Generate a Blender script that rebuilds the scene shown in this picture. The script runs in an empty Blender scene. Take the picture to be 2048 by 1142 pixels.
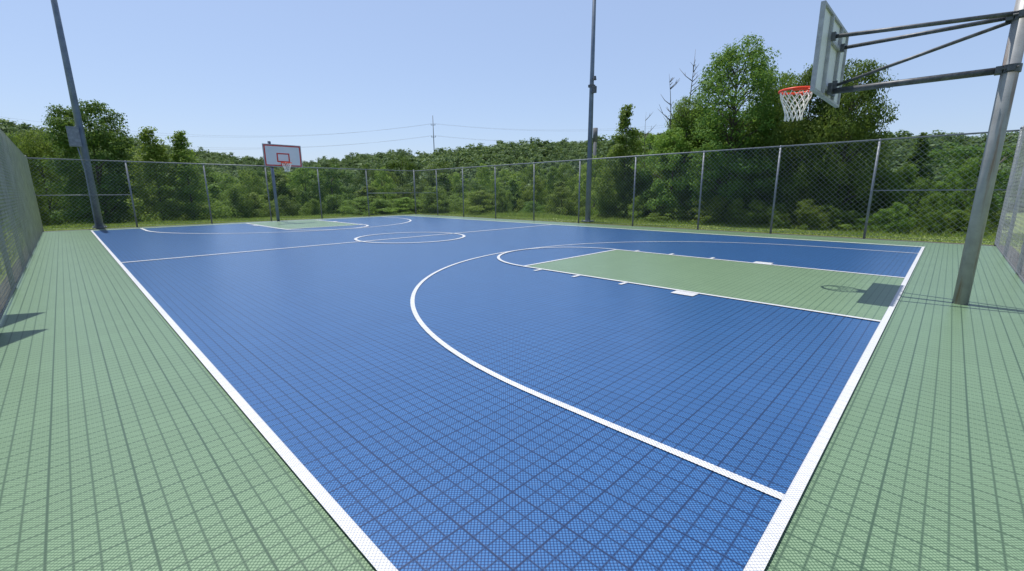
import bpy, math, random
import numpy as np
from mathutils import Vector, Matrix
C = bpy.context.scene.collection
PI = math.pi

# ------------------------------------------------------------ camera numbers
CAM = np.array([-0.7315, -0.3855, 1.523]); YAW=.7903; PIT=.211; ROL=-.0062; FPX=873.4
Fh = np.array([math.sin(YAW), math.cos(YAW)]); Rh = np.array([math.cos(YAW), -math.sin(YAW)])
def at(px, g):
    s = g*.978*(px-1024)/FPX
    return CAM[0]+Fh[0]*g+Rh[0]*s, CAM[1]+Fh[1]*g+Rh[1]*s
def gforx(px, X):
    return (X-CAM[0])/(Fh[0]+Rh[0]*.978*(px-1024)/FPX)
def zat(y, g):
    r = (571-y)/FPX
    return CAM[2] + g*(.9778*r-.2095)/(.9778+.2095*r)

# ------------------------------------------------------------ materials
def newmat(name):
    m = bpy.data.materials.new(name); m.use_nodes = True
    nt = m.node_tree; nt.nodes.clear()
    out = nt.nodes.new('ShaderNodeOutputMaterial'); b = nt.nodes.new('ShaderNodeBsdfPrincipled')
    nt.links.new(b.outputs[0], out.inputs[0])
    return m, nt, b, out
def lnk(nt, s, i):
    if isinstance(s, (int, float)): i.default_value = s
    elif isinstance(s, tuple): i.default_value = (*s, 1) if len(s) == 3 else s
    else: nt.links.new(s, i)
def mth(nt, op, a, b=0.0, c=None, clamp=False):
    n = nt.nodes.new('ShaderNodeMath'); n.operation = op; n.use_clamp = clamp
    lnk(nt, a, n.inputs[0]); lnk(nt, b, n.inputs[1])
    if c is not None: lnk(nt, c, n.inputs[2])
    return n.outputs[0]
def mixc(nt, f, a, b, mode='MIX'):
    n = nt.nodes.new('ShaderNodeMix'); n.data_type = 'RGBA'; n.blend_type = mode
    lnk(nt, f, n.inputs[0]); lnk(nt, a, n.inputs[6]); lnk(nt, b, n.inputs[7])
    return n.outputs[2]
def noise(nt, scale, detail=3, rough=.5, vec=None, coord='Object'):
    n = nt.nodes.new('ShaderNodeTexNoise'); n.inputs['Scale'].default_value = scale
    n.inputs['Detail'].default_value = detail; n.inputs['Roughness'].default_value = rough
    if vec is None:
        t = nt.nodes.new('ShaderNodeTexCoord'); vec = t.outputs[coord]
    nt.links.new(vec, n.inputs['Vector']); return n.outputs[0]
def ramp(nt, f, lo, hi, a=0., b=1.):
    n = nt.nodes.new('ShaderNodeMapRange'); n.clamp = True
    lnk(nt, f, n.inputs[0]); n.inputs[1].default_value = lo; n.inputs[2].default_value = hi
    n.inputs[3].default_value = a; n.inputs[4].default_value = b
    return n.outputs[0]
def plain(name, c1, c2, scale=6, rough=.6, metal=0., bump=.0, spec=.5):
    m, nt, b, o = newmat(name)
    f = ramp(nt, noise(nt, scale, 5, .6), .35, .65)
    nt.links.new(mixc(nt, f, c1, c2), b.inputs['Base Color'])
    b.inputs['Roughness'].default_value = rough; b.inputs['Metallic'].default_value = metal
    b.inputs['Specular IOR Level'].default_value = spec
    if bump:
        bn = nt.nodes.new('ShaderNodeBump'); bn.inputs['Strength'].default_value = bump; bn.inputs['Distance'].default_value = .01
        nt.links.new(f, bn.inputs['Height']); nt.links.new(bn.outputs[0], b.inputs['Normal'])
    return m
def tile(name, dark, light, seam, rough=.31, seamk=.88, spec=.85):
    m, nt, b, o = newmat(name)
    t = nt.nodes.new('ShaderNodeTexCoord'); sp = nt.nodes.new('ShaderNodeSeparateXYZ'); nt.links.new(t.outputs['Object'], sp.inputs[0])
    x, y = sp.outputs[0], sp.outputs[1]
    k = PI/.0211667
    a = mth(nt, 'SINE', mth(nt, 'MULTIPLY', mth(nt, 'ADD', x, y), k))
    c = mth(nt, 'SINE', mth(nt, 'MULTIPLY', mth(nt, 'SUBTRACT', x, y), k))
    lat = mth(nt, 'ABSOLUTE', mth(nt, 'MULTIPLY', a, c))
    lat = ramp(nt, lat, .12, .60)
    def seamd(v, T, w):
        f = mth(nt, 'FRACT', mth(nt, 'MULTIPLY', v, 1/T)); f = mth(nt, 'ABSOLUTE', mth(nt, 'SUBTRACT', f, .5))
        return ramp(nt, f, .5-w/T, .5-w*.4/T)
    s1 = mth(nt, 'MAXIMUM', seamd(x, .3386667, .0072), seamd(y, .3386667, .0072))
    s2 = mth(nt, 'MAXIMUM', seamd(x, .0846667, .0060), seamd(y, .0846667, .0060))
    sm = mth(nt, 'MAXIMUM', s1, mth(nt, 'MULTIPLY', s2, .86))
    fl = nt.nodes.new('ShaderNodeVectorMath'); fl.operation = 'SNAP'; nt.links.new(t.outputs['Object'], fl.inputs[0]); fl.inputs[1].default_value = (.3386667, .3386667, 10)
    wn = nt.nodes.new('ShaderNodeTexWhiteNoise'); nt.links.new(fl.outputs[0], wn.inputs['Vector'])
    big = noise(nt, .25, 1, .5)
    col = mixc(nt, lat, dark, light)
    v = mth(nt, 'ADD', mth(nt, 'MULTIPLY', wn.outputs['Value'], .06), mth(nt, 'MULTIPLY', big, .05))
    v = mth(nt, 'ADD', v, .955)
    hs = nt.nodes.new('ShaderNodeHueSaturation'); nt.links.new(col, hs.inputs['Color']); nt.links.new(v, hs.inputs['Value'])
    col = mixc(nt, mth(nt, 'MULTIPLY', sm, seamk), hs.outputs[0], seam)
    dust = ramp(nt, noise(nt, 14, 8, .75), .55, .8)
    col = mixc(nt, mth(nt, 'MULTIPLY', dust, .07), col, (.45, .45, .42))
    nt.links.new(col, b.inputs['Base Color'])
    b.inputs['Roughness'].default_value = rough
    h = mth(nt, 'SUBTRACT', mth(nt, 'MULTIPLY', lat, .5), sm)
    bn = nt.nodes.new('ShaderNodeBump'); bn.inputs['Strength'].default_value = .12; bn.inputs['Distance'].default_value = .003
    nt.links.new(h, bn.inputs['Height']); nt.links.new(bn.outputs[0], b.inputs['Normal'])
    b.inputs['Specular IOR Level'].default_value = spec
    return m
def leafmat(name, c1, c2, c3, trans=.3, scale=1.2, k2=9):
    m, nt, b, o = newmat(name)
    oi = nt.nodes.new('ShaderNodeObjectInfo')
    f = ramp(nt, noise(nt, scale, 4, .6), .3, .7)
    f2 = ramp(nt, noise(nt, scale*k2, 2, .5), .35, .65)
    col = mixc(nt, f, c1, c2); col = mixc(nt, mth(nt, 'MULTIPLY', f2, .5), col, c3)
    hs = nt.nodes.new('ShaderNodeHueSaturation'); nt.links.new(col, hs.inputs['Color'])
    nt.links.new(mth(nt, 'ADD', mth(nt, 'MULTIPLY', oi.outputs['Random'], .5), .78), hs.inputs['Value'])
    nt.links.new(mth(nt, 'ADD', mth(nt, 'MULTIPLY', oi.outputs['Random'], .03), .48), hs.inputs['Hue'])
    nt.links.new(hs.outputs[0], b.inputs['Base Color']); b.inputs['Roughness'].default_value = .6
    b.inputs['Specular IOR Level'].default_value = .2
    tr = nt.nodes.new('ShaderNodeBsdfTranslucent')
    nt.links.new(mixc(nt, .5, hs.outputs[0], (.26, .36, .06)), tr.inputs[0])
    mx = nt.nodes.new('ShaderNodeMixShader'); mx.inputs[0].default_value = trans
    nt.links.new(b.outputs[0], mx.inputs[1]); nt.links.new(tr.outputs[0], mx.inputs[2]); nt.links.new(mx.outputs[0], o.inputs[0])
    return m
M = {}
M['blue'] = tile('blue_tile', (.005, .034, .13), (.044, .16, .39), (.002, .014, .062))
M['green'] = tile('green_tile', (.07, .135, .075), (.21, .315, .195), (.036, .075, .045), rough=.38, spec=.5)
M['lanegreen'] = tile('lane_green_tile', (.09, .16, .088), (.235, .345, .21), (.05, .10, .06), rough=.36, spec=.5)
M['white'] = tile('white_tile', (.36, .38, .42), (.80, .81, .82), (.34, .36, .40), seamk=.45, rough=.4, spec=.5)
M['asphalt'] = plain('asphalt', (.06, .058, .05), (.11, .10, .08), 8, .9, bump=.3)
M['galv'] = plain('galvanised_steel', (.16, .18, .21), (.25, .275, .31), 9, .5, .25)
M['wire'] = plain('fence_wire', (.24, .26, .28), (.36, .38, .40), 3, .5, .3)
M['wiredark'] = plain('weathered_fence_wire', (.30, .32, .36), (.44, .47, .51), 3, .55, .2)
M['line'] = plain('cable', (.22, .24, .27), (.27, .29, .32), 3, .8)
M['mastgrey'] = plain('mast_grey', (.09, .10, .12), (.13, .14, .16), 3, .7)
M['pole'] = plain('painted_pole', (.13, .165, .23), (.19, .23, .30), 3, .45, .2)
M['dark'] = plain('dark_steel', (.07, .075, .085), (.14, .15, .165), 14, .5, .4)
M['board'] = plain('backboard_panel', (.72, .74, .77), (.80, .81, .83), .8, .6, spec=.3)
M['frame'] = plain('backboard_frame_steel', (.34, .35, .37), (.46, .47, .49), 12, .55, .2)
M['red'] = plain('red_paint', (.55, .03, .02), (.65, .05, .03), 8, .45)
M['rimred'] = plain('rim_orange_red', (.78, .05, .012), (.88, .075, .02), 8, .4)
M['net'] = plain('net_cord', (.75, .75, .73), (.85, .85, .83), 20, .9)
M['bark'] = plain('bark', (.05, .042, .033), (.11, .095, .078), 12, .9, bump=.6)
M['deadwood'] = plain('dead_wood', (.10, .092, .08), (.18, .165, .145), 12, .9)
M['leafdeep'] = leafmat('leaf_deep', (.038, .088, .018), (.065, .13, .028), (.10, .18, .036), .36)
M['leafdark'] = leafmat('leaf_dark', (.058, .125, .023), (.095, .18, .034), (.135, .24, .046), .44)
M['leafmid'] = leafmat('leaf_mid', (.095, .18, .028), (.14, .235, .042), (.19, .30, .06), .47)
M['leaflight'] = leafmat('leaf_light', (.15, .245, .036), (.20, .32, .055), (.25, .38, .08), .47)
M['leaffar'] = leafmat('leaf_far', (.05, .095, .045), (.10, .16, .068), (.19, .27, .105), .3, .03, 6)  # greyed, lighter greens: distance haze mixed into the leaf colour
m, nt, b, o = newmat('weathered_pole')
t = nt.nodes.new('ShaderNodeTexCoord'); mp = nt.nodes.new('ShaderNodeMapping'); mp.inputs['Scale'].default_value = (14, 14, .7)
nt.links.new(t.outputs['Object'], mp.inputs[0])
r1 = ramp(nt, noise(nt, 1.0, 5, .65, mp.outputs[0]), .52, .64)
base = mixc(nt, ramp(nt, noise(nt, 5, 6, .65), .3, .7), (.28, .285, .29), (.40, .405, .41))
spk = ramp(nt, noise(nt, 60, 3, .6), .63, .72)
base = mixc(nt, mth(nt, 'MULTIPLY', spk, .4), base, (.14, .13, .12))
nt.links.new(mixc(nt, mth(nt, 'MULTIPLY', r1, .7), base, (.22, .13, .075)), b.inputs['Base Color'])
b.inputs['Metallic'].default_value = .15; b.inputs['Roughness'].default_value = .5
M['weather'] = m
m, nt, b, o = newmat('grassland')
f1 = ramp(nt, noise(nt, .5, 6, .6), .35, .65); f2 = ramp(nt, noise(nt, 14, 4, .7), .3, .7)
c = mixc(nt, f1, (.15, .23, .045), (.24, .28, .08)); c = mixc(nt, mth(nt, 'MULTIPLY', f2, .4), c, (.09, .14, .03))
nt.links.new(c, b.inputs['Base Color']); b.inputs['Roughness'].default_value = .9
bn = nt.nodes.new('ShaderNodeBump'); bn.inputs['Strength'].default_value = .5; bn.inputs['Distance'].default_value = .05
nt.links.new(f2, bn.inputs['Height']); nt.links.new(bn.outputs[0], b.inputs['Normal'])
M['ground'] = m
M['grass'] = leafmat('grass_blades', (.17, .27, .05), (.25, .33, .08), (.31, .34, .11), .45, .6)

# ------------------------------------------------------------ mesh helpers
class MB:
    def __init__(s): s.v = []; s.f = []
    def box(s, c, d):
        n = len(s.v); x, y, z = c; a, b_, h = d[0]/2, d[1]/2, d[2]/2
        s.v += [(x+i*a, y+j*b_, z+k*h) for k in (-1, 1) for j in (-1, 1) for i in (-1, 1)]
        s.f += [(n, n+2, n+3, n+1), (n+4, n+5, n+7, n+6), (n, n+1, n+5, n+4), (n+2, n+6, n+7, n+3), (n, n+4, n+6, n+2), (n+1, n+3, n+7, n+5)]; return s
    def tube(s, pts, rad, seg=8, cap=True, closed=False):
        pts = [Vector(p) for p in pts]; N = len(pts); n0 = len(s.v)
        if not hasattr(rad, '__len__'): rad = [rad]*N
        prev = None
        for i, p in enumerate(pts):
            if closed: d = pts[(i+1) % N]-pts[i-1]
            else: d = pts[min(i+1, N-1)]-pts[max(i-1, 0)]
            d.normalize()
            if prev is None:
                u = d.cross(Vector((0, 0, 1)));
                if u.length < 1e-3: u = Vector((1, 0, 0))
            else: u = prev-d*prev.dot(d)
            u.normalize(); prev = u; w = d.cross(u)
            for k in range(seg):
                a = 2*PI*k/seg; q = p+(u*math.cos(a)+w*math.sin(a))*rad[i]; s.v.append(tuple(q))
        for i in range(N if closed else N-1):
            a = n0+i*seg; b_ = n0+((i+1) % N)*seg
            for k in range(seg):
                s.f.append((a+k, a+(k+1) % seg, b_+(k+1) % seg, b_+k))
        if cap and not closed:
            s.f.append(tuple(n0+k for k in range(seg))[::-1]); s.f.append(tuple(n0+(N-1)*seg+k for k in range(seg)))
        return s
    def quad(s, a, b_, c, d):
        n = len(s.v); s.v += [a, b_, c, d]; s.f.append((n, n+1, n+2, n+3)); return s
    def mesh(s, name, mat, smooth=False):
        me = bpy.data.meshes.new(name); me.from_pydata(s.v, [], s.f); me.materials.append(mat)
        if smooth: me.polygons.foreach_set('use_smooth', [True]*len(me.polygons))
        me.update(); return me
    def build(s, name, mat, parent=None, smooth=False):
        return link(name, s.mesh(name, mat, smooth), parent)
def link(name, me, parent=None):
    o = bpy.data.objects.new(name, me); C.objects.link(o)
    if parent is not None: o.parent = parent
    return o
def thing(name, label, cat, loc=(0, 0, 0), rz=0, group=None):
    o = bpy.data.objects.new(name, None); C.objects.link(o); o.location = loc; o.rotation_euler = (0, 0, rz)
    o.empty_display_size = .2
    return tag(o, label, cat, group)
def tag(o, label=None, cat=None, group=None, kind=None):
    if label: o['label'] = label
    if cat: o['category'] = cat
    if group: o['group'] = group
    if kind: o['kind'] = kind
    return o
def struct(name, mb, mat):
    o = mb.build(name, mat); o['kind'] = 'structure'; return o
def fastmesh(name, V, nper, mat):
    me = bpy.data.meshes.new(name); nv = len(V); npol = nv//nper
    me.vertices.add(nv); me.vertices.foreach_set('co', np.asarray(V, dtype=np.float32).ravel())
    me.loops.add(nv); me.loops.foreach_set('vertex_index', np.arange(nv, dtype=np.int32))
    me.polygons.add(npol); me.polygons.foreach_set('loop_start', np.arange(0, nv, nper, dtype=np.int32))
    try: me.polygons.foreach_set('loop_total', np.full(npol, nper, dtype=np.int32))
    except Exception: pass
    me.materials.append(mat); me.update(calc_edges=True); return me

# ------------------------------------------------------------ court
W, L = 15.24, 25.6
H = W/2
FX0, FX1, FY0, FY1 = -1.52, 17.3, -1.45, 27.3
def sheet(x0, y0, x1, y1, z): return MB().quad((x0, y0, z), (x1, y0, z), (x1, y1, z), (x0, y1, z))
def slab(x0, y0, x1, y1, z0, z1): return MB().box(((x0+x1)/2, (y0+y1)/2, (z0+z1)/2), (x1-x0, y1-y0, z1-z0))
struct('asphalt_pad', slab(-1.72, -1.75, 17.55, 27.55, -.3, -.022), M['asphalt'])
struct('court_border', slab(FX0+.02, FY0+.02, 16.95, 26.75, -.018, 0), M['green'])
struct('court_surface', sheet(0, 0, W, L, .004), M['blue'])
for s in (1, -1):
    y0, y1 = (0, 5.79) if s == 1 else (L-5.79, L)
    struct('lane', sheet(H-1.83, y0, H+1.83, y1, .008), M['lanegreen'])
def ringarc(cx, cy, r, w, a0, a1, z, n=96):
    mb = MB(); P0 = []; P1 = []
    for i in range(n+1):
        a = a0+(a1-a0)*i/n; P0.append((cx+(r-w)*math.cos(a), cy+(r-w)*math.sin(a))); P1.append((cx+r*math.cos(a), cy+r*math.sin(a)))
    for i in range(n): mb.quad((*P0[i], z), (*P1[i], z), (*P1[i+1], z), (*P0[i+1], z))
    return mb
def rect(mb, x0, y0, x1, y1, z): mb.quad((x0, y0, z), (x1, y0, z), (x1, y1, z), (x0, y1, z))
LW, SW = .060, .058
bd = MB(); z = .020
rect(bd, -LW, -LW, 0, L+.1, z); rect(bd, W, -LW, W+.11, L+.1, z); rect(bd, 0, -LW, W, 0, z); rect(bd, 0, L, W, L+.1, z)
struct('boundary_line', bd, M['white'])
struct('halfway_line', sheet(0, L/2-.05, W, L/2+.05, .012), M['white'])
struct('centre_circle', ringarc(H, L/2, 1.88, .1, 0, 2*PI, .016), M['white'])
for e in (0, 1):
    fy = (lambda v: v) if e == 0 else (lambda v: L-v)
    def R(mb, x0, v0, x1, v1, z):
        a, b_ = sorted((fy(v0), fy(v1))); rect(mb, x0, a, x1, b_, z)
    s = 1 if e == 0 else -1; fat = 1 if e == 0 else 1.7
    mb = ringarc(H, fy(1.6), 6.055, SW*fat, 0, s*PI, .012)
    R(mb, H-6.055, 0, H-6.055+SW*fat, 1.6, .012); R(mb, H+6.055-SW*fat, 0, H+6.055, 1.6, .012)
    struct('three_point_line', mb, M['white'])
    mb = MB(); q = .068*fat
    R(mb, H-1.84, 0, H-1.84+q, 5.79, .014); R(mb, H+1.84-q, 0, H+1.85, 5.79, .014); R(mb, H-1.84+q, 5.79-q, H+1.84-q, 5.79, .014)
    for sx in (-1, 1):
        def mk(v0, v1, w):
            xa, xb = sorted((H+sx*1.852, H+sx*(1.852+w))); R(mb, xa, v0, xb, v1, .014)
        mk(2.11, 2.45, .22)
        for v in (3.3, 4.27, 5.2): mk(v, v+.07, .2)
    struct('lane_line', mb, M['white'])
    struct('free_throw_circle', ringarc(H, fy(5.79), 1.84, .068*fat, 0, s*PI, .017), M['white'])

# ------------------------------------------------------------ hoops
def hoop(x, y, rz, label, polemat):
    t = thing('basketball_hoop', label, 'basketball hoop', (x, y, 0), rz, 'basketball hoops')
    pm = MB().tube([(0, 0, -.02), (0, 0, 2), (0, 0, 4.25)], .079, 24); pm.tube([(0, 0, 4.25), (0, 0, 4.29)], [.085, .05], 20)
    pm.build('pole', polemat, t, True)
    by = 1.87
    zb0, zb1 = 2.86, 3.96; zc = (zb0+zb1)/2
    bb = MB().box((0, by, zc), (1.80, .018, zb1-zb0-.03)).build('backboard', M['board'], t)
    fr = MB()
    for sx in (-1, 1): fr.box((sx*.90, by-.012, zc), (.035, .055, zb1-zb0))
    for zz in (zb0+.017, zb1-.017): fr.box((0, by-.012, zz), (1.765, .055, .034))
    for sx in (-.36, .36): fr.box((sx, by-.032, zc), (.045, .04, zb1-zb0-.07))
    fr.box((0, by-.032, 3.62), (.675, .036, .045)); fr.box((0, by-.032, 2.99), (.675, .036, .05))
    fr.build('backboard_frame', M['frame'], bb)
    st = MB(); yf = by+.0115
    def fs(x0, z0, x1, z1): st.box(((x0+x1)/2, yf, (z0+z1)/2), (x1-x0, .004, z1-z0))
    fs(-.875, zb0+.04, -.82, zb1-.04); fs(.82, zb0+.04, .875, zb1-.04); fs(-.82, zb1-.095, .82, zb1-.04); fs(-.82, zb0+.04, .82, zb0+.095)
    st.build('border_stripe', M['red'], bb)
    st = MB()
    fs(-.31, 3.09, -.25, 3.54); fs(.25, 3.09, .31, 3.54); fs(-.25, 3.48, .25, 3.54); fs(-.25, 3.09, .25, 3.15)
    st.build('target_square', M['red'], bb)
    for sx in (-1, 1):
        MB().tube([(sx*.07, .03, 3.56), (sx*.36, by-.07, 3.64)], .026, 10).build('support_arm', M['dark'], t, True)
        mb = MB().box((sx*.36, by-.075, 3.64), (.09, .05, .10)); mb.build('mounting_bracket', M['dark'], t)
    MB().tube([(0, .05, 3.50), (0, by-.09, 3.04)], .022, 10).build('diagonal_brace', M['dark'], t, True)
    MB().tube([(0, .05, 2.95), (0, by-.08, 2.97)], .042, 14).build('main_arm', M['dark'], t, True)
    mb = MB().box((0, by-.07, 2.99), (.36, .045, .14)); mb.box((0, by-.1, 3.05), (.05, .06, .12)); mb.build('mounting_bracket', M['dark'], t)
    for zz in (3.54, 2.95):
        mb = MB().tube([(0, 0, zz-.045), (0, 0, zz+.045)], .094, 20)
        for sx in (-1, 1): mb.box((sx*.11, 0, zz), (.05, .07, .07)); mb.tube([(sx*.115, -.06, zz), (sx*.115, .08, zz)], .012, 6)
        mb.box((0, .1, zz), (.16, .06, .08))
        mb.build('pole_clamp', M['dark'], t)
    cy = by+.16+.229; cz = 3.05
    rm = MB().tube([(.234*math.cos(a), cy+.234*math.sin(a), cz) for a in [2*PI*k/40 for k in range(40)]], .018, 10, closed=True)
    rm.box((0, by+.095, cz-.002), (.26, .15, .03)); rm.box((0, by+.022, cz-.03), (.28, .02, .16))
    rm.tube([(.242*math.cos(a), cy+.242*math.sin(a), cz-.032) for a in [PI*1.0+PI*k/20 for k in range(21)]], .011, 6)
    for sx in (-1, 1): rm.tube([(sx*.1, by+.03, cz-.09), (sx*.17, cy-.16, cz-.012)], .012, 6)
    rim = rm.build('rim', M['rimred'], t, True)
    nt_ = MB(); lev = [(0, .226), (-.09, .205), (-.17, .175), (-.25, .145), (-.33, .122), (-.43, .12)]
    n = 12
    for k in range(n):
        for dr in (-1, 1):
            pts = []
            for j, (dz, rr) in enumerate(lev):
                a = 2*PI*(k+dr*.5*j)/n; pts.append((rr*math.cos(a), cy+rr*math.sin(a), cz-.01+dz))
            nt_.tube(pts, .007, 5)
    nt_.build('net', M['net'], rim)
    return t
hoop(7.64, -.67, 0, 'near basketball hoop seen from behind, steel backboard frame on a rust-streaked pole', M['weather'])
hoop(7.62, 26.27, PI, 'far basketball hoop, pale backboard with red border facing the court at the far baseline', M['pole'])

# ------------------------------------------------------------ chain-link fences
def fence(A, B, posts, braces, label, ends=(True, True), r=.0028, pitch=.155, wm='wire'):
    A = Vector((*A, 0)); B = Vector((*B, 0)); d = B-A; Ln = d.length; rz = math.atan2(d.y, d.x)
    t = thing('chain_link_fence', label, 'fence', A, rz, 'chain-link fences round the court')
    HT = 3.05
    z0, z1 = .04, 3.03; off = -.045; V = []
    def wire(p, q):
        p = np.array(p); q = np.array(q); dd = (q-p)/np.linalg.norm(q-p)
        n1 = np.array([0, 1., 0]); n2 = np.cross(dd, n1)
        ring = [n1*r, (-.5*n1+.866*n2)*r, (-.5*n1-.866*n2)*r]
        for k in range(3):
            a, b_ = ring[k], ring[(k+1) % 3]; V.extend([p+a, p+b_, q+b_, q+a])
    hgt = z1-z0; s = -hgt
    while s < Ln:
        for dr in (1, -1):
            xa, xb = s, s+hgt
            za, zb = (z0, z1) if dr == 1 else (z1, z0)
            if xa < 0: za += (zb-za)*(-xa)/hgt; xa = 0
            if xb > Ln: zb = za+(zb-za)*(Ln-xa)/(xb-xa); xb = Ln
            if xb-xa > .01: wire((xa, off+(.002 if dr == 1 else -.002), za), (xb, off+(.002 if dr == 1 else -.002), zb))
        s += pitch
    link('wire_mesh', fastmesh('wire_mesh', np.array(V), 4, M[wm]), t)
    MB().tube([(.05, 0, HT-.02), (Ln-.05, 0, HT-.02)], .024, 8).build('top_rail', M['galv'], t, True)
    MB().tube([(0, off, .07), (Ln, off, .07)], .004, 5).build('tension_wire', M['galv'], t)
    def post(x, r):
        mb = MB().tube([(x, 0, -.02), (x, 0, HT-(.05 if r < .04 else -.03))], r, 12)
        mb.tube([(x, 0, HT-.06 if r < .04 else HT+.03), (x, 0, HT-.01 if r < .04 else HT+.05), (x, 0, HT+.015 if r < .04 else HT+.09)], [r*1.15, r*1.1, r*.3], 12)
        mb.build('post', M['galv'], t, True)
    for x in posts: post(x, .034)
    if ends[0]: post(0, .045)
    if ends[1]: post(Ln, .045)
    for x0, x1 in braces:
        MB().tube([(x0+.03, 0, 1.5), (x1-.03, 0, 1.5)], .019, 8).build('brace_rail', M['galv'], t, True)
    return t
fence((FX0, FY1), (FX1, FY1), [3.15, 6.2, 9.1, 12.0, 15.15], [(0, 3.15), (15.15, 18.82)], 'far chain-link fence behind the distant hoop, seen straight across the court')
fence((FX1, FY1), (FX1, FY0), [27.3-v for v in (24.6, 21.8, 18.8, 15.75, 12.75, 9.75, 6.8, 4.15, 1.45)], [(0, 2.7), (27.3-1.45, 28.75)], 'long right-hand chain-link fence in front of the tall trees', (False, True))
lf = fence((FX0, FY0), (FX0, FY1), [3, 6, 9, 12, 15, 18, 21, 24, 26.6], [(26.6, 28.75)], 'left chain-link fence seen edge-on beside the green border', (True, False), .0027, .125, 'wiredark')
for lx, ln_ in ((10.55, .42), (9.45, .46)):  # raised posts and plates added out of view to cast wedge shadows
    MB().tube([(lx, 0, 2.95), (lx, 0, 4.25)], .025, 8).build('post_extension', M['galv'], lf, True)
    mb = MB(); P = [(lx-.55, -.03, 4.2), (lx+.35, -.03, 4.2), (lx+.15, -ln_, 4.2)]
    mb.v = P+[(a, b_, c+.012) for a, b_, c in P]; mb.f = [(0, 2, 1), (3, 4, 5), (0, 1, 4, 3), (1, 2, 5, 4), (2, 0, 3, 5)]
    mb.build('bracket_plate', M['galv'], lf)
fence((FX1, FY0), (FX0, FY0), [2.9, 5.9, 8.9, 11.9, 14.9], [], 'near chain-link fence behind the rust-streaked hoop pole at the right edge', (False, False), .0026, .17, 'wiredark')

# ------------------------------------------------------------ light poles
def lightpole(x, y, r0, r1, label):
    t = thing('light_pole', label, 'light pole', (x, y, 0), 0, 'court light poles')
    MB().tube([(0, 0, -.1), (0, 0, 14)], [r0, r1], 16).build('pole', M['pole'], t, True)
    mb = MB().box((0, 0, .02), (.5, .5, .05))
    for i in (-1, 1):
        for j in (-1, 1): mb.tube([(i*.19, j*.19, 0), (i*.19, j*.19, .12)], .02, 6)
    mb.build('base_plate', M['galv'], t)
    return t
lp = lightpole(.34, 28.0, .155, .08, 'tall tapered light pole with a grey box behind the far fence at left')
mb = MB().box((-.25, -.16, 4.05), (.4, .2, .85)); mb.box((-.25, -.27, 4.05), (.34, .02, .78)); mb.build('junction_box', M['galv'], lp)
MB().tube([(-.2, -.1, 3.6), (-.12, -.15, 2.6), (-.14, -.15, 0)], .025, 8).build('conduit', M['pole'], lp)
cp = lightpole(18.3, 12.9, .14, .068, 'tall thin light pole with a small camera standing in the middle of the view')
MB().box((0, 0, 6.55), (.25, .25, .12)).build('clamp_band', M['dark'], cp)
MB().box((-.08, -.21, 6.35), (.15, .18, .3)).build('equipment_box', M['dark'], cp)
MB().tube([(0, -.1, 6.9), (-.2, -.3, 6.87)], .03, 8).build('bracket', M['dark'], cp)
MB().tube([(-.2, -.3, 6.92), (-.2, -.3, 6.75)], [.06, .09], 10).build('security_camera', M['dark'], cp)

# ------------------------------------------------------------ terrain
SKY = [(-900, 225), (0, 241), (110, 256), (200, 266), (290, 279), (400, 301), (500, 317), (600, 326), (690, 323), (760, 307), (800, 301), (850, 310), (900, 300), (1000, 291), (1100, 290), (1190, 291), (1280, 292), (1400, 294), (1600, 296), (1800, 298), (1900, 302), (2048, 306), (3000, 305)]
DH = [(-900, 200), (0, 210), (300, 260), (420, 420), (690, 420), (760, 300), (1000, 270), (1200, 240), (1600, 220), (3000, 200)]
sx_, sy_ = zip(*SKY); dx_, dy_ = zip(*DH)
def sst(t): t = np.clip(t, 0, 1); return t*t*(3-2*t)
def Hgt(x, y):
    x = np.asarray(x, float); y = np.asarray(y, float)
    g = (x-CAM[0])*Fh[0]+(y-CAM[1])*Fh[1]; s = (x-CAM[0])*Rh[0]+(y-CAM[1])*Rh[1]
    rr = np.hypot(x-CAM[0], y-CAM[1])
    gg = np.maximum(g, .25*rr)
    px = np.clip(1024+FPX*s/(.978*gg+1e-6), -900, 3000)
    ox = np.maximum(np.maximum(-9-x, x-20.5), 0); oy = np.maximum(np.maximum(-40-y, y-30.5), 0)
    out = np.hypot(ox, oy)
    drop = -5.5*sst(out/26)*np.where(px > 1250, .45, 1)
    sky = np.interp(px, sx_, sy_); D = np.interp(px, dx_, dy_)
    r = (571-sky)/FPX; pk = 1.52+D*(.9778*r-.2095)/(.9778+.2095*r)-7
    hill = (pk+5.5)*sst((gg-95)/(D-95))
    und = 1.5*np.sin(x*.021+1)*np.sin(y*.027+2)*sst((rr-70)/80)
    return drop+hill+und-.06
na, radii = 288, np.concatenate([np.arange(0, 60, 2.5), np.arange(60, 150, 8), np.arange(150, 560, 20), [620, 800, 1100, 1600, 2500]])
V = []; F = []
for r in radii:
    a = np.arange(na)*2*PI/na; x = CAM[0]+r*np.cos(a); y = CAM[1]+r*np.sin(a); z = Hgt(x, y)
    V += list(zip(x.tolist(), y.tolist(), z.tolist()))
for i in range(len(radii)-1):
    for k in range(na): F.append((i*na+k, (i+1)*na+k, (i+1)*na+(k+1) % na, i*na+(k+1) % na))
g_ = MB(); g_.v = V; g_.f = F
o = g_.build('ground', M['ground'], None, True); o['kind'] = 'structure'

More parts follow.
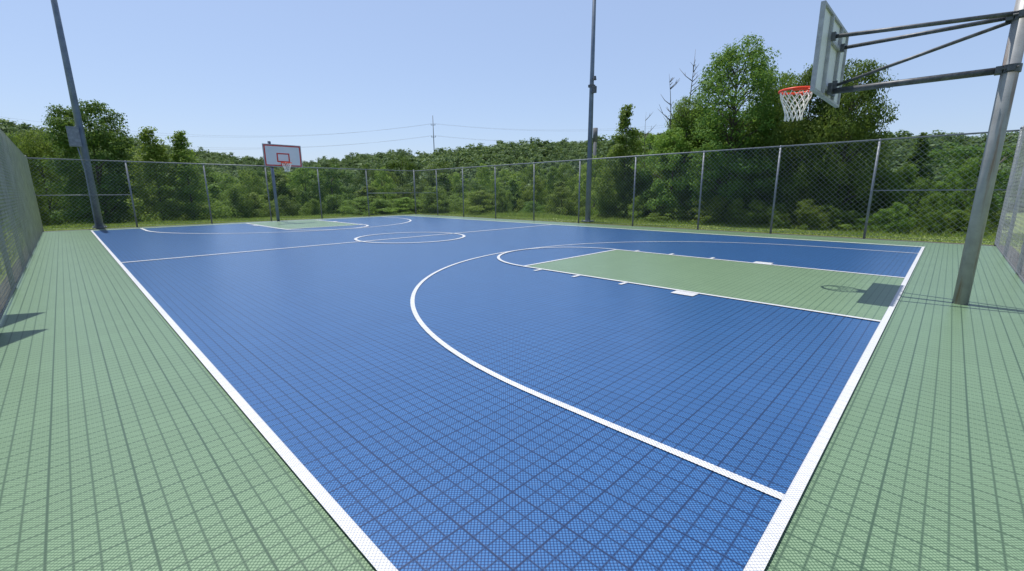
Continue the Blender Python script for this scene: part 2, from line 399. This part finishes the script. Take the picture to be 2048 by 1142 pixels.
# ------------------------------------------------------------ foliage
rng = np.random.default_rng(11)
def unit(v): return v/np.maximum(np.linalg.norm(v, axis=-1, keepdims=True), 1e-6)
def leafquads(c, nrm, size, asp=.5):
    n = len(c); rv = unit(rng.normal(size=(n, 3))); t = unit(np.cross(nrm, rv)); b_ = np.cross(nrm, t)
    s = (size*rng.uniform(.6, 1.4, n))[:, None]
    V = np.stack([c-t*s, c+b_*s*asp, c+t*s, c-b_*s*asp], 1)
    return V.reshape(-1, 3)
def crown(R, z0, z1, nc, nl, leaf, prof, cr=(.2, .36), lump=.3, coh=.9, asp=.5, flat=.7):
    ph = rng.uniform(0, 6.28, 3); cs = []; pts = []; nr = []
    for i in range(nc):
        t = (i+.5)/nc; t = min(1, max(0, t+rng.normal()*.03)); a = rng.uniform(0, 2*PI)
        k = 1+lump*math.sin(2*a+ph[0]+t*3)+lump*.6*math.sin(3*a+ph[1]-t*5)
        q = R*rng.uniform(*cr)*(.55+.45*prof(t))
        rad = max(0, R*prof(t)*k-q*.7)*rng.uniform(.12, 1)**.45
        c = np.array([rad*math.cos(a), rad*math.sin(a), z0+(z1-z0)*t+rng.normal()*.05*R])
        cs.append((c, q))
        n = int(nl*(q/R/.28)**2)+5
        d = unit(rng.normal(size=(n, 3))); rr = q*rng.uniform(.2, 1, (n, 1))**.6*rng.uniform(.8, 1.25, (n, 1))
        pts.append(c+d*rr*np.array([1.15, 1.15, flat])); nr.append(unit(d*coh+rng.normal(size=(n, 3))*.45+np.array([0, 0, .45])))
    P = np.concatenate(pts); N = np.concatenate(nr)
    return leafquads(P, N, leaf, asp), cs
p_round = lambda t: math.sin(PI*min(1, max(0, .14+t*.80)))**.6
p_broad = lambda t: math.sin(PI*min(1, max(0, .2+t*.68)))**.7
p_tall = lambda t: (math.sin(PI*(.12+t*.82))**.8)*(1-.25*t)
p_cone = lambda t: .18+.82*(1-t)**.8
p_bush = lambda t: math.sqrt(max(0, 1-t**2.2))*.95+.05
def trunk(cs, Ht, r0, nl, zb, lean=(0, 0)):
    mb = MB(); zz = [0, zb*.5, zb, zb+(Ht-zb)*.35, zb+(Ht-zb)*.7, Ht*.93]
    pts = [(lean[0]*q/Ht+rng.normal()*.06*(q > 0), lean[1]*q/Ht+rng.normal()*.06*(q > 0), q-.3*(q == 0)) for q in zz]
    mb.tube(pts, [r0, r0*.8, r0*.7, r0*.48, r0*.25, r0*.06], 8)
    idx = rng.permutation(len(cs))[:nl]
    for i in idx:
        c = cs[i][0]; zs = max(zb*.8, min(Ht*.8, c[2]-.5*math.hypot(c[0], c[1])-.3)); f = zs/Ht
        s0 = (lean[0]*f, lean[1]*f, zs); mid = ((s0[0]*.55+c[0]*.45), (s0[1]*.55+c[1]*.45), zs*.4+c[2]*.6+.1)
        rr = r0*.4*(1-.6*f); mb.tube([s0, mid, tuple(c)], [rr, rr*.6, rr*.15], 5, cap=False)
    return mb
T = {}
def template(key, Ht, R, zb, nc, nl, leaf, prof, mat, r0, nlimb, cr=(.2, .36), lump=.3):
    V, cs = crown(R, zb, Ht-R*.12, nc, nl, leaf, prof, cr, lump)
    T[key] = dict(crown=fastmesh('crown', V, 4, M[mat]), trunk=trunk(cs, Ht, r0, nlimb, zb).mesh('trunk', M['bark'], True), H=Ht, R=R)
template('oval', 8, 2.9, .3, 230, 260, .08, p_broad, 'leafdeep', .2, 16, cr=(.15, .28), lump=.1)
template('dense1', 8, 2.9, .8, 170, 270, .08, p_broad, 'leafdark', .2, 16, cr=(.15, .3), lump=.25)
template('dense2', 8, 3.0, .8, 170, 270, .08, p_broad, 'leafmid', .2, 16, cr=(.14, .28), lump=.3)
template('sparse', 10, 2.9, .8, 340, 260, .07, p_broad, 'leafdark', .17, 80, cr=(.12, .24), lump=.2)
template('wide', 8, 3.6, 1.0, 260, 270, .08, p_broad, 'leafdark', .2, 70, cr=(.12, .25), lump=.16)
template('slim', 6, 1.7, .4, 120, 130, .075, p_cone, 'leafmid', .08, 24, cr=(.16, .32), lump=.35)
template('slim2', 6, 1.8, .3, 130, 130, .075, p_cone, 'leaflight', .08, 24, cr=(.16, .32), lump=.35)
template('mid1', 10, 4.0, 1.0, 90, 230, .14, p_round, 'leafmid', .22, 8, cr=(.15, .28), lump=.25)
template('mid2', 10, 3.6, 1.0, 90, 230, .14, p_round, 'leaflight', .22, 8, cr=(.15, .28), lump=.3)
template('mid3', 10, 3.9, .8, 90, 230, .14, p_broad, 'leafdeep', .22, 8, cr=(.15, .28), lump=.2)
template('mid4', 10, 3.0, .8, 90, 230, .14, p_cone, 'leafmid', .22, 8, cr=(.18, .32), lump=.2)
def bushT(key, Ht, R, nc, nl, leaf, mat, lump=.35):
    V, cs = crown(R, .1, Ht-R*.15, nc, nl, leaf, p_bush, (.13, .28), lump)
    mb = MB()
    for i in rng.permutation(len(cs))[:8]:
        c = cs[i][0]; mb.tube([(c[0]*.1, c[1]*.1, -.2), (c[0]*.5, c[1]*.5, c[2]*.6), tuple(c)], [.04, .03, .008], 5, cap=False)
    T[key] = dict(crown=fastmesh('foliage', V, 4, M[mat]), trunk=mb.mesh('stems', M['bark'], True), H=Ht, R=R)
bushT('bush1', 3, 2.0, 90, 230, .065, 'leafmid'); bushT('bush2', 3, 1.8, 90, 230, .065, 'leaflight', .45); bushT('bush3', 3, 2.1, 90, 230, .065, 'leafdark')
pts = []; nr = []
for i in range(46):
    zc = .4+i/46*5.4; rad = 1.55*(1-i/46.)**.85+.06
    for k in range(9):
        a = rng.uniform(0, 2*PI); n = int(40*rad/1.2)+5; q = rng.uniform(.05, 1, n)**.7*rad*rng.uniform(.75, 1.1)
        pts.append(np.stack([q*math.cos(a)+rng.normal(size=n)*.06, q*math.sin(a)+rng.normal(size=n)*.06, zc-q*.32+rng.normal(size=n)*.05], 1))
        nr.append(unit(rng.normal(size=(n, 3))*.5+np.array([0, 0, .8])))
mbt = MB().tube([(0, 0, -.3), (0, 0, 3), (0, 0, 5.8)], [.13, .08, .01], 8)
T['spruce'] = dict(crown=fastmesh('crown', leafquads(np.concatenate(pts), np.concatenate(nr), .09, .35), 4, M['leafdeep']), trunk=mbt.mesh('trunk', M['bark'], True), H=6, R=1.6)

def place(key, x, y, top, halfw, name, label, cat, group=None, z=None):
    t_ = T[key]; zg = float(Hgt(x, y)) if z is None else z
    o = thing(name, label, cat, (x, y, zg), rng.uniform(0, 6.28), group)
    sz = (top-zg)/t_['H']; sw = halfw/t_['R']; o.scale = (sw, sw, sz)
    link('crown' if name != 'shrub' else 'foliage', t_['crown'], o); link('trunk' if name != 'shrub' else 'stems', t_['trunk'], o)
    return o
def tp(key, px, g, ytop, wpx, name, label, cat='tree', group=None):
    x, y = at(px, g); return place(key, x, y, zat(ytop, g), wpx/2/(FPX/(.978*g)), name, label, cat, group)
tp('oval', 206, 27, 196, 172, 'broadleaf_tree', 'big dark leafy tree right behind the left light pole')
tp('dense2', 98, 33, 248, 115, 'broadleaf_tree', 'rounded tree left of the left light pole, partly hidden by the dark tree')
tp('dense1', 36, 42, 260, 115, 'broadleaf_tree', 'leftmost broadleaf tree above the end of the left fence')
tp('slim2', 320, 27, 252, 112, 'young_tree', 'left of two pale young trees between the dark tree and the far hoop')
tp('slim', 380, 28, 256, 112, 'young_tree', 'right of two pale young trees between the dark tree and the far hoop')
tp('slim', 1248, 26, 208, 105, 'young_tree', 'slender upright tree just right of the middle light pole')
tp('sparse', 1455, 22, 80, 205, 'broadleaf_tree', 'tallest airy tree with bare twigs at its top, left of the near hoop')
tp('dense2', 1368, 25, 190, 125, 'broadleaf_tree', 'lower leafy tree under the left side of the tallest tree')
tp('dense2', 1535, 24, 140, 135, 'broadleaf_tree', 'leafy tree between the tallest tree and the near hoop net')
tp('dense1', 1600, 20, 132, 140, 'broadleaf_tree', 'dark leafy tree directly behind the near hoop net')
tp('wide', 1680, 19, 118, 168, 'broadleaf_tree', 'wide spreading tree directly behind the near backboard')
tp('spruce', 1828, 21, 262, 115, 'spruce_tree', 'dark pointed spruce right of the wide tree, behind the fence')
tp('mid1', 1305, 40, 268, 130, 'broadleaf_tree', 'dim tree behind the slender upright tree')
tp('mid3', 1925, 34, 285, 190, 'broadleaf_tree', 'low distant tree crown behind the rust-streaked hoop pole')
tp('mid2', 1190, 45, 312, 120, 'broadleaf_tree', 'pale tree behind the foot of the middle light pole')
def dead(px, g, ytop, label, n, lean, seed, r0=.06):
    rd = random.Random(seed); x, y = at(px, g); zg = float(Hgt(x, y)); Ht = zat(ytop, g)-zg
    t = thing('dead_tree', label, 'dead tree', (x, y, zg), 0)
    def P(f): return Vector((lean[0]*f*f+.12*math.sin(f*7+seed), lean[1]*f*f, f*Ht))
    MB().tube([P(i/8)-Vector((0, 0, .3*(i == 0))) for i in range(9)], [r0*(1-i/8.6) for i in range(9)], 7).build('trunk', M['deadwood'], t, True)
    for i in range(n):
        f = rd.uniform(.5, .95); p = P(f); a = rd.uniform(0, 6.28); l = rd.uniform(.4, 1.3)*(1.15-f)*2.0
        d = Vector((math.cos(a), math.sin(a), .8)); q = p+d*l*.5; e = q+Vector((math.cos(a+.5), math.sin(a+.5), 1.2))*l*.4
        mb = MB().tube([p, q, e], [.024, .016, .006], 5); mb.tube([q, q+Vector((math.cos(a-.9), math.sin(a-.9), .9))*l*.35], [.013, .005], 4); mb.build('branch', M['deadwood'], t, True)
dead(1366, 24, 98, 'bare dead tree poking above the left of the tall tree', 18, (.2, 0), 1, .08)
dead(1340, 25.5, 150, 'shorter bare dead tree at the far left of the tall tree cluster', 16, (-.4, .3), 2, .08)
dead(1968, 24, 228, 'thin bare trunk standing near the right-hand fence corner', 7, (.1, 0), 3)
dead(1945, 19, 330, 'pale crooked bare sapling behind the right end of the fence', 7, (.3, -.5), 4, .04)
dead(1287, 30, 225, 'thin bare snag beside the slender upright tree', 6, (.1, .1), 5)
def belt(rows, name, group, labels, cat, keys, X=None):
    for (px0, px1, n, g0, g1, y0, y1, w0, w1) in rows:
        for k in range(n):
            px = px0+(px1-px0)*(k+.5)/n+rng.uniform(-.4, .4)*(px1-px0)/n; g = rng.uniform(g0, g1)
            if X: g = gforx(px, rng.uniform(*X))
            yt = rng.uniform(y0, y1); w = rng.uniform(w0, w1); kk = int(rng.integers(0, len(keys)))
            tp(keys[kk], px, g, yt, w, name, labels[kk], cat, group)
belt([(1215, 1790, 12, 0, 0, 300, 365, 90, 140), (1790, 1990, 5, 0, 0, 305, 375, 80, 120)], 'shrub', 'tall shrubs under the trees behind the right fence',
     ['mid-green tall shrub under the trees behind the right fence', 'dark tall shrub under the trees behind the right fence'], 'shrub', ['bush1', 'bush3'], (22.6, 24.5))
belt([(1200, 1990, 16, 0, 0, 390, 428, 50, 90)], 'shrub', 'low shrubs at the grass edge behind the right fence',
     ['pale low shrub at the grass edge behind the right fence', 'mid-green low shrub at the grass edge behind the right fence'], 'shrub', ['bush2', 'bush1'], (20.8, 21.8))
belt([(1330, 1720, 10, 22.5, 27, 200, 265, 110, 150)], 'broadleaf_tree', 'filler trees behind the right fence',
     ['shaded broadleaf tree filling the gap behind the right fence shrubs', 'mid-green broadleaf tree filling the gap behind the right fence shrubs'], 'tree', ['mid3', 'mid1'])
belt([(390, 1200, 16, 33, 39, 355, 402, 45, 110), (90, 400, 7, 31, 34, 372, 405, 60, 100)], 'shrub', 'shrubs on the slope beyond the far fence',
     ['mid-green shrub on the slope beyond the far fence', 'pale shrub on the slope beyond the far fence', 'dark shrub on the slope beyond the far fence'], 'shrub', ['bush1', 'bush2', 'bush3'])
belt([(280, 1230, 16, 46, 58, 325, 372, 60, 140)], 'broadleaf_tree', 'trees in the near part of the valley',
     ['mid-green tree in the near part of the valley', 'pale green tree in the near part of the valley', 'dark tree in the near part of the valley', 'pointed mid-green tree in the near part of the valley'], 'tree', ['mid1', 'mid2', 'mid3', 'mid4'])
belt([(250, 1260, 22, 72, 95, 308, 345, 45, 115), (-60, 260, 6, 55, 75, 285, 320, 90, 130)], 'broadleaf_tree', 'trees in the deeper part of the valley',
     ['mid-green tree in the deeper part of the valley', 'pale tree in the deeper part of the valley', 'dark tree in the deeper part of the valley', 'pointed tree in the deeper part of the valley'], 'tree', ['mid1', 'mid2', 'mid3', 'mid4'])
for i, (x, y, h_) in enumerate([(-4.5, 6, 2.6), (-5, 10.5, 3.4), (-4.2, 15, 2.8), (-5.5, 20, 3.6), (-4.5, 25, 3.2)]):
    place('bush3' if i % 2 else 'bush1', x, y, h_, 1.7, 'shrub', ('dark' if i % 2 else 'mid-green')+' shrub outside the left fence', 'shrub', 'shrubs outside the left fence')

# distant woodland: one mass
tmp = []
for k in range(6):
    V, _ = crown(3.8, -.5, 7.4, 16, 17, .36, p_cone if k == 5 else p_round, (.32, .52), .2, 1.0, .8, .75); tmp.append(V)
N = 9500; px = rng.uniform(-250, 2350, N)
D = np.interp(px, dx_, dy_); g = 100+(D+15-100)*rng.uniform(0, 1, N)**.7
s = g*.978*(px-1024)/FPX
X = CAM[0]+Fh[0]*g+Rh[0]*s; Y = CAM[1]+Fh[1]*g+Rh[1]*s; Z = Hgt(X, Y)
out = []
for i in range(N):
    V = tmp[i % 6]; a = rng.uniform(0, 6.28); c_, s_ = math.cos(a), math.sin(a); big = rng.uniform() < .14
    sc = rng.uniform(.45, 1.0)*(1.3 if big else 1); sw = rng.uniform(.55, 1.2)*(1.6 if big else 1)
    out.append(np.stack([(V[:, 0]*c_-V[:, 1]*s_)*sw+X[i], (V[:, 0]*s_+V[:, 1]*c_)*sw+Y[i], V[:, 2]*sc+Z[i]], 1))
o = link('distant_woodland', fastmesh('distant_woodland', np.concatenate(out), 4, M['leaffar']))
tag(o, 'dense woodland covering the distant hills along the skyline', 'woodland', None, 'stuff')

# grass tufts
def blades(n, xf, yf, h0, h1):
    x = xf(n); y = yf(n); z = Hgt(x, y); a = rng.uniform(0, 6.28, n); w = rng.uniform(.012, .03, n); h = rng.uniform(h0, h1, n)*(.5+.8*(np.sin(x*1.9+y*1.3)*.5+.5)*(np.sin(y*.7)*.5+.5))
    b0 = np.stack([x-np.cos(a)*w, y-np.sin(a)*w, z-.01], 1); b1 = np.stack([x+np.cos(a)*w, y+np.sin(a)*w, z-.01], 1)
    tpv = np.stack([x+rng.normal(size=n)*h*.3, y+rng.normal(size=n)*h*.3, z+h], 1)
    return np.stack([b0, b1, tpv], 1).reshape(-1, 3)
U = lambda a, b_: (lambda n: rng.uniform(a, b_, n))
G = [blades(24000, U(17.65, 20.6), U(-3, 30), .03, .1), blades(26000, U(20.3, 24), U(-4, 30), .08, .3),
     blades(14000, U(-4, 20), U(27.65, 30), .02, .07), blades(20000, U(-4, 22), U(30.2, 34), .05, .2), blades(9000, U(-4, -1.8), U(0, 27), .04, .12)]
o = link('grass', fastmesh('grass', np.concatenate(G), 3, M['grass']))
tag(o, 'mown and rough grass growing outside the fences', 'grass', None, 'stuff')

# ------------------------------------------------------------ power line
PG = 262
x, y = at(873, PG); zg = float(Hgt(x, y)); zt = zat(230, PG)
t = thing('utility_pole', 'distant utility pole with crossarms rising above the wooded skyline', 'utility pole', (x, y, zg), -YAW)
MB().tube([(0, 0, -.5), (0, 0, zt-zg)], [.28, .16], 8).build('pole', M['mastgrey'], t, True)
arms = []
for zz in (zat(249, PG), zat(273, PG)):
    MB().box((0, 0, zz-zg), (2.6, .2, .22)).build('crossarm', M['mastgrey'], t)
    for sx in (-1.1, 1.1): MB().tube([(sx, 0, zz-zg+.1), (sx, 0, zz-zg+.8)], [.12, .08], 6).build('insulator', M['mastgrey'], t)
    arms.append(zz)
def wirel(p, q, sag, label):
    pts = [(p[0]+(q[0]-p[0])*i/40, p[1]+(q[1]-p[1])*i/40, p[2]+(q[2]-p[2])*i/40-sag*4*(i/40)*(1-i/40)) for i in range(41)]
    b0 = Vector(pts[0]); o = MB().tube([tuple(Vector(q_)-b0) for q_ in pts], .028, 4).build('power_line', M['line']); o.location = b0
    tag(o, label, 'power line', 'power lines')
for zz, yl, yr, nm, sg in ((arms[0], 188, 238, 'upper', 11), (arms[1], 225, 262, 'lower', 10)):
    for dx in (-1.1, 1.1):
        p = (x+Rh[0]*dx, y+Rh[1]*dx, zz+.8)
        a = at(-200, 200); wirel(p, (a[0]+dx*2, a[1], zat(yl, 200)+dx*.8), sg, '%s power line sagging left from the utility pole, %s wire of the pair' % (nm, 'lower' if dx < 0 else 'higher'))
        a = at(1480, 240); wirel(p, (a[0], a[1]+dx*2, zat(yr, 240)+dx*.8), 5, '%s power line running right from the utility pole, %s wire of the pair' % (nm, 'lower' if dx < 0 else 'higher'))
x, y = at(1188, 80); zg = float(Hgt(x, y))
t = thing('distant_mast', 'stubby grey mast top showing beside the middle light pole', 'mast', (x, y, zg))
MB().tube([(0, 0, 0), (0, 0, zat(262, 80)-zg)], .3, 10).build('pole', M['mastgrey'], t, True)
MB().tube([(0, 0, zat(285, 80)-zg), (0, 0, zat(257, 80)-zg)], .42, 10).build('antenna_cover', M['mastgrey'], t, True)

# ------------------------------------------------------------ light, sky, camera
EL = math.radians(73); AZ = math.radians(0)
S = Vector((math.sin(AZ)*math.cos(EL), math.cos(AZ)*math.cos(EL), math.sin(EL)))
ld = bpy.data.lights.new('sun', 'SUN'); ld.energy = 5.0; ld.angle = math.radians(.5); ld.color = (1, .96, .9)
lo = bpy.data.objects.new('sun', ld); C.objects.link(lo); lo.rotation_euler = S.to_track_quat('Z', 'Y').to_euler(); lo.location = (0, 0, 30)
w = bpy.data.worlds.new('World'); bpy.context.scene.world = w; w.use_nodes = True
nt = w.node_tree; bg = nt.nodes['Background']; sk = nt.nodes.new('ShaderNodeTexSky'); sk.sky_type = 'NISHITA'; sk.sun_disc = False
sk.sun_elevation = EL; sk.sun_rotation = AZ % (2*PI); sk.air_density = 1.0; sk.dust_density = 1.0; sk.ozone_density = 1.5
cn = nt.nodes.new('ShaderNodeTexNoise'); cn.inputs['Scale'].default_value = 2.2; cn.inputs['Detail'].default_value = 5
tc = nt.nodes.new('ShaderNodeTexCoord'); mp = nt.nodes.new('ShaderNodeMapping'); mp.inputs['Scale'].default_value = (1, 1, 4)
nt.links.new(tc.outputs['Generated'], mp.inputs[0]); nt.links.new(mp.outputs[0], cn.inputs['Vector'])
sz_ = nt.nodes.new('ShaderNodeSeparateXYZ'); nt.links.new(tc.outputs['Generated'], sz_.inputs[0])
fac = mth(nt, 'ADD', mth(nt, 'MULTIPLY', cn.outputs[0], .08), .44)
fac = mth(nt, 'MULTIPLY', fac, ramp(nt, sz_.outputs[2], .42, .85, 1., 0.))
deep = nt.nodes.new('ShaderNodeHueSaturation'); nt.links.new(sk.outputs[0], deep.inputs['Color']); nt.links.new(ramp(nt, sz_.outputs[2], .45, .9, 1., .5), deep.inputs['Value'])
nt.links.new(mixc(nt, fac, deep.outputs[0], (3.4, 4.4, 6.8)), bg.inputs[0]); bg.inputs[1].default_value = .145
cd = bpy.data.cameras.new('camera'); co = bpy.data.objects.new('camera', cd); C.objects.link(co)
cd.sensor_width = 36; cd.lens = FPX/2048*36; cd.clip_end = 6000; cd.clip_start = .05
F3 = np.array([Fh[0]*math.cos(PIT), Fh[1]*math.cos(PIT), -math.sin(PIT)]); R3 = np.array([Rh[0], Rh[1], 0]); U3 = np.cross(R3, F3)
R2 = R3*math.cos(ROL)+U3*math.sin(ROL); U2 = -R3*math.sin(ROL)+U3*math.cos(ROL)
mw = Matrix.Identity(4)
for i in range(3): mw[i][0] = R2[i]; mw[i][1] = U2[i]; mw[i][2] = -F3[i]; mw[i][3] = CAM[i]
co.matrix_world = mw
sc = bpy.context.scene; sc.camera = co
sc.view_settings.view_transform = 'Standard'; sc.view_settings.look = 'None'; sc.view_settings.exposure = 0
